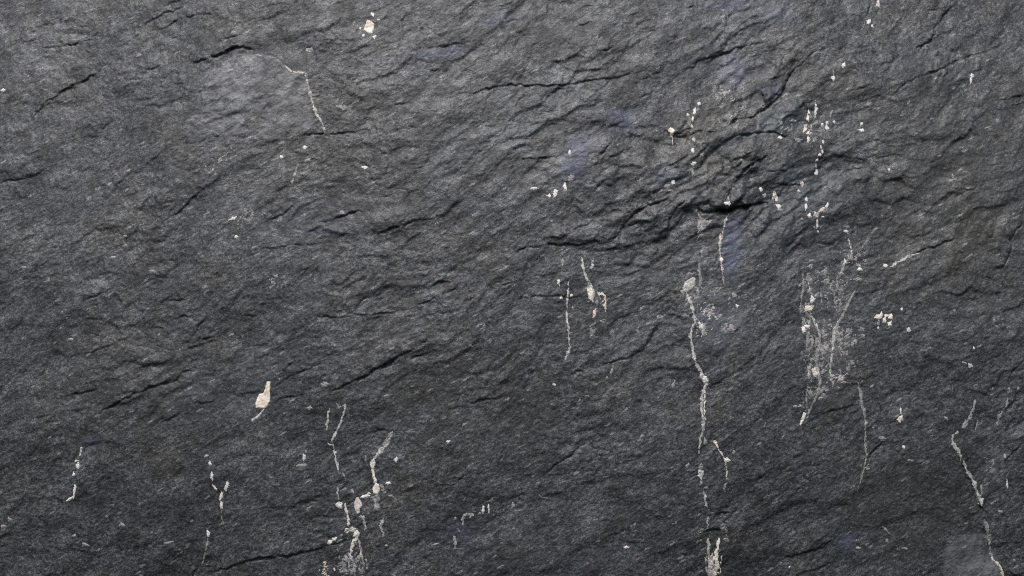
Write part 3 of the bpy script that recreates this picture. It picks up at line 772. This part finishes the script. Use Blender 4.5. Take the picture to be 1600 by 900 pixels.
# --- the crusted streaks on the right
vein([(1256,432),(1255,450),(1251,475),(1251,492)], 3, "grey", .3)
chip(1264,482,6.4,4.6,"cream",.1,ragged=.6); chip(1269,468,3,5.4,"white",.1); chip(1266,456,3.2,4.4,"grey"); chip(1277,460,5,1.6,"grey",-.7)
for a in ((1256,502,2,5,"grey"),(1265,504,2,5,"grey",.3),(1260,510,5,2,"white"),(1256,516,2.4,4,"white"),(1262,530,2,6,"grey")):
    chip(*a[:4], mat=a[4], rot=a[5] if len(a) > 5 else 0)
vein([(1275,506),(1280,520),(1281,535),(1277,550),(1275,566),(1277,580),(1281,595),(1279,610),(1273,625),(1266,640),(1258,660)], [3,4,4,5,4,5,5,4,3.4,3,2], "grey", .1)
chip(1274,580,4.4,7,"pink",ragged=.6); chip(1264,586,1.8,4,"grey"); chip(1256,650,2.4,6,"white",.3); chip(1252,659,1.4,4,"cream",.3)
vein([(1312,498),(1307,508),(1303,520),(1302,540),(1299,560),(1297,577),(1299,592)], [3,6,5,4,4,3.4,5], "white", .4)
vein([(1308,450),(1309,432)], 2.4, "grey", .3); vein([(1325,470),(1318,490),(1312,502)], [1.5,3,4], "grey", .8)
for pts, w, mt in (([(1255,446),(1252,468),(1250,490)],2.4,"grey"), ([(1262,438),(1267,455),(1270,470)],2,"white"), ([(1283,450),(1284,466),(1284,482)],1.6,"grey"), ([(1294,462),(1293,482)],1.8,"grey"), ([(1303,452),(1305,472),(1309,490)],2,"grey"),
                   ([(1317,458),(1313,476),(1310,490)],1.8,"grey"), ([(1337,452),(1326,474),(1315,495),(1306,512)],[2,4,5,6],"grey"), ([(1276,506),(1281,525),(1280,542)],2.4,"white"), ([(1288,498),(1287,517)],2.6,"grey"),
                   ([(1290,538),(1297,546),(1301,556)],2.4,"grey"), ([(1321,410),(1314,430),(1308,450)],2.4,"grey"), ([(1255,428),(1253,446)],3,"grey"), ([(1265,430),(1262,448)],2.4,"grey"), ([(1310,430),(1309,446)],2,"grey"),
                   ([(1273,520),(1268,540),(1264,556)],2,"grey"), ([(1284,548),(1286,566),(1283,580)],2,"grey"), ([(1316,512),(1322,530),(1318,546)],2,"grey"), ([(1266,488),(1272,500),(1275,512)],2.6,"white"), ([(1306,555),(1312,575),(1316,594)],2,"grey"), ([(1262,600),(1259,622),(1261,640)],2,"grey")):
    vein(pts, w, mt, .35, 1.3, halo=7)
film(1304,520,14,28,"white",.3,.12,2.6,vert=True); film(1288,530,38,32,"grey",-.4,.10,3.0); film(1270,545,16,24,"grey",0,.1,2.8,vert=True); film(1318,540,16,26,"grey",.2,.05,2.8,vert=True); film(1280,570,22,34,"grey",.2,.15,2.8,vert=True); film(1262,500,14,28,"grey",0,.15,2.6,vert=True); film(1309,590,18,12,"white",-.3,.25,2.8)
film(1292,606,12,10,"grey",0,.45,4); film(1285,617,9,9,"grey",0,.45,4); film(1262,440,24,26,"grey",.3,.1,2.6); film(1330,525,22,20,"grey",-.5,.05); film(1308,455,30,26,"grey",-.5,.05,2.4); film(1332,570,18,10,"grey",-.3,.15,2.4)
film(1332,400,40,28,"grey",-.5,.05,2.4); film(1290,425,26,22,"grey",-.5,.0,2.4); film(1265,612,14,24,"grey",.3,.1,2.6,vert=True)
film(1130,150,30,34,"grey",-.5,.0,2.4); film(1150,180,24,16,"grey",-.5,.0,2.4); film(1270,200,26,30,"grey",0,.0,2.2,vert=True); film(1230,200,24,10,"grey",0,.1,2.4); film(380,340,26,14,"grey",-.5,.1,2.6); film(340,250,40,16,"grey",-.4,.0,2.6)
vein([(1315,596),(1323,597),(1331,601)], 2.4, "grey", .2)
vein([(1341,598),(1344,611),(1346,628),(1350,640),(1353,660),(1352,680),(1353,700),(1355,712),(1352,725),(1347,745),(1340,768)], [3,5.4,3,4.4,2,1.6,1.5,2.2,2,1.6,1.6], "grey", -.1)
chip(1346,629,3.4,4.4,"grey"); film(1356,728,10,9,"grey",-.7,.2); chip(1380,686,5,4,"grey"); chip(1362,604,3,1.6,"grey",-.6); film(1308,616,4,5,"white",0,.3)
shape_chip([(1378,486),(1379,494),(1376,498),(1366,497),(1369,492),(1375,491)], "cream"); 
for a in ((1373,503,1.6,4,"grey"),(1382,500,2.2,4,"cream",.3),(1391,495,3,4,"cream"),(1390,506,3,2,"cream",.4),(1385,493,3,1.6,"white"),(1372,512,1.4,1.4,"white"),(1420,515,2.6,3.2,"white",.3),(1409,483,1.6,2,"white"),(1346,515,4,2.6,"grey",-.5),(1492,485,2.2,1.6,"grey"),
          (1408,641,1,4.6,"cream"),(1517,571,4,2.2,"white",.3),(1507,567,4,1,"grey",.3),(1522,544,1.6,2,"white"),(1478,653,2.6,1.4,"grey",.5),(1592,607,2,2,"grey"),(1413,699,2.2,2.4,"white"),(1424,720,4,1.6,"grey"),(1387,846,2,3,"grey"),(1342,857,3.4,1.8,"grey"),(1415,858,4,1.6,"grey",.2),(1574.5,757,1.2,6,"white",-.1),(1571,712,1.6,3,"grey"),(1564,800,3,3,"grey",.4),(1234,887,1.4,1.4,"white"),(1586,876,2,1.6,"grey"),(1250,634,2.2,1.6,"grey"),(1242,635,3,2,"grey")):
    chip(*a[:4], mat=a[4], rot=a[5] if len(a) > 5 else 0)
shape_chip([(1410,649),(1411,657),(1408,656),(1407,661),(1402,656),(1405,652)], "cream")
vein([(1380,823),(1386,829),(1392,835)], 1.6, "grey", 0); vein([(1334,848),(1342,844),(1348,842)], 1.4, "grey", .2)
vein([(1525,622),(1521,638),(1516,652),(1509,662),(1502,672)], [2,3.4,5,7,2.4], "grey", .1)
vein([(1500,672),(1492,678),(1488,685),(1491,697),(1499,706),(1503,718)], [3,5,5,5,8,4], "white", .5, 1.2)
vein([(1506,720),(1511,735),(1520,747),(1524,760),(1527,773),(1533,782),(1536,794)], [4,5,5,6,6,8,3], "white", .3, 1.2)
vein([(1534,757),(1535,768),(1533,777)], 3, "grey", .1)
vein([(1538,811),(1543,824),(1545,838),(1548,850),(1549,866),(1554,876)], [2,6,3,3,3,3.4], "grey", 0, 1.0)
vein([(1550,867),(1553,876),(1560,881),(1567,893),(1571,906)], [2.4,3,4,3.4,3], "cream", 0, 1.0)
vein([(1529,653),(1528,663),(1524,674)], 2.4, "grey", .3)
vein([(1581,600),(1577,618),(1573,634),(1562,652),(1556,668)], [3,5,7,5,3], "grey", 1.4, 1.4)
film(1550,722,15,24,"grey",0,-.1,3)
# --- lower left
BIG = shape_chip([(417,596),(422,597),(421,612),(422,622),(418,634),(413,638),(405,637),(400,637),(399,631),(402,622),(405,616),(411,615),(414,609)], "buff")
shape_chip([(394,660),(393,655),(399,652),(406,646),(411,640),(413,640),(408,647),(402,654),(398,656)], "white")
vein([(514,636),(513,650),(511,664),(510,674)], [2,3.4,2.4,2], "white", .2)
vein([(524,628),(530,637),(538,633)], 2.4, "grey", .2)
vein([(541,626),(539,640),(533,658),(526,673),(518,690)], [1.6,3,3,4,4.4], "white", .3)
vein([(510,691),(515,694),(520,696),(523,706),(525,718),(528,727),(529,739)], [1.6,4,2.4,3,3,3,2], "white", .1)
vein([(535,738),(539,746),(541,752)], 1.5, "grey", .2)
vein([(528,760),(528,771),(529,780)], 2.4, "white", .3)
chip(530,789,4.8,5,"white",ragged=.5); chip(551,768,1.6,4,"grey",-.5)
vein([(538,785),(541,797),(544,808),(545,822)], [1.6,3.4,3,3.4], "pink", 0)
shape_chip([(556,778),(560,777),(565,786),(566,791),(562,794),(562,801),(558,802),(554,793),(554,786)], "pink")
chip(571,775,5,2.6,"white",-.2); chip(577,771,2,1.4,"white")
vein([(563,805),(568,809),(570,820),(571,829)], [3,4,3,2.4], "white", 0)
chip(543,829,3.2,4.4,"white",.6); chip(551,827,3,4.4,"cream",-.6); chip(557,834,4,4.6,"cream"); chip(534,836,2.4,1.6,"grey",-.5)
chip(515,847,2.8,4,"white",.2); chip(523,842,4,2.6,"white",-.5); chip(531,845,4,1.6,"grey",-.4)
vein([(557,838),(551,848),(549,860),(547,872),(545,884)], [4,5,4,3.4,2.4], "cream", .3)
vein([(558,838),(562,850),(564,862),(566,874),(570,886)], [4,3.4,3,2,1.6], "white", .2)
vein([(556,842),(557,856),(558,866)], 2.4, "grey", .2)
film(545,880,30,28,"grey",.1,.2,3,vert=True); film(510,888,18,18,"cream",.2,.05,2.8); film(536,886,10,15,"grey",0,.45,3.6); film(558,892,16,14,"grey",0,.25,3,vert=True); film(530,850,22,5,"grey",-.5,0,2.4)
vein([(613,674),(607,688),(599,700),(591,708),(585,716)], [6,7,8,9,6], "white", .5, 1.5)
vein([(584,714),(582,725),(582,736),(585,746),(588,757)], [6,6,4.4,4,5], "cream", .1)
shape_chip([(587,755),(592,757),(593,766),(590,772),(584,771),(582,764)], "cream"); chip(587,779,5.6,6.4,"grey",.3,ragged=.4); chip(589,792,4.4,6,"grey",-.2,ragged=.45)
vein([(597,757),(598,768)], 4, "grey", .4)
vein([(600,808),(597,816),(594,822),(597,830),(600,838)], [3,4,3,4,4.4], "white", .1)
chip(606,755,4,2.2,"white",-.2); chip(602,770,2,2,"grey"); chip(611,775,4,1.4,"grey",.2)
chip(475,715,2.6,5,"white"); chip(478,705,1.4,2,"grey"); chip(470,727,7,1.6,"grey",-.15); chip(619,718,3.2,2.4,"white",-.3); chip(625,712,2,1.2,"grey",-.8); vein([(571,710),(571,722)], 1.8, "grey", .2)
vein([(723,821),(723,812),(726,806),(732,803),(737,805),(733,810)], [3,4,5,5,4,2.4], "white", .1)
chip(711,811,2,2.4,"grey"); chip(755,797,1.6,5,"white",.1); chip(763.5,795,1.2,6,"white",-.1); chip(749,803,2.4,1.6,"grey",-.5)
vein([(709,837),(711,846),(711,858)], [2.4,4,1.6], "white", 0); vein([(703,860),(711,857),(724,858)], 1.4, "grey", .2); chip(683,850,3.4,1.2,"grey"); vein([(715,826),(719,832)], 1.6, "grey", .1); chip(603,853,2,2,"grey"); film(780,799,14,3,"grey",0,.1,2)
for a in ((125,706,1.6,6,"white",.25),(120,728,3,5,"white",.2),(117,721,1.6,1.6,"white"),(114,742,1.6,2.6,"white"),(115,766,1.6,6,"white",.2),(108,780,4.4,1.6,"white",-.5),(14,812,3,2.6,"grey"),(5,824,5,3.4,"grey"),(115,838,2.4,2,"grey"),(131,851,4,2.4,"grey",.3),
          (328,724,2,2.4,"white"),(331,743,1.8,6,"white",-.1),(336,762,4.4,1.6,"white",.8),(354,761,2.4,7,"white",.3),(346,774,2,6,"cream",.2),(346,789,2.2,4.6,"white"),(325,834,2.6,5,"white"),(190,820,4,2.4,"grey"),(262,848,6,1.4,"grey",-.2),(322,713,3,2,"grey",-.6)):
    chip(*a[:4], mat=a[4], rot=a[5] if len(a) > 5 else 0)
vein([(346,796),(347,812),(350,822)], 1.5, "grey", .1); vein([(328,795),(325,815),(325,830)], 2, "grey", .6); vein([(325,840),(322,857),(318,874),(314,886)], 1.7, "grey", 0)
chip(700,690,2,1.6,"white"); chip(1002,682,2.6,1.6,"grey",-.4); chip(978,855,3,1.8,"white"); vein([(841,772),(846,778),(860,779)], 1.4, "grey", 0); film(855,800,14,3,"grey",-.1,.1); film(920,815,22,10,"grey",-.2,-.05,2.6); film(806,830,14,12,"grey",0,0,3); chip(802,790,2.4,4,"grey")
chip(956,580,1.6,4,"grey",.4); vein([(900,630),(908,622),(922,617)], 2, "grey", .3); chip(1052,602,2,3,"grey",.3); chip(866,601,2.4,1.4,"white",.3); vein([(945,592),(954,584),(959,570)], 2, "grey", .6); chip(735,540,2.4,1.6,"grey",-.2); chip(604,618,3.2,1.4,"grey"); chip(483,638,4,3.4,"grey"); chip(507,600,6,4,"grey",-.2); chip(756,511,2,3,"grey",.3)
LONG["label"] = "long white vein running down right of the middle"
BIG["label"] = "largest cream chip, tapering upwards, at the lower left"
print("parts", len(root.children))
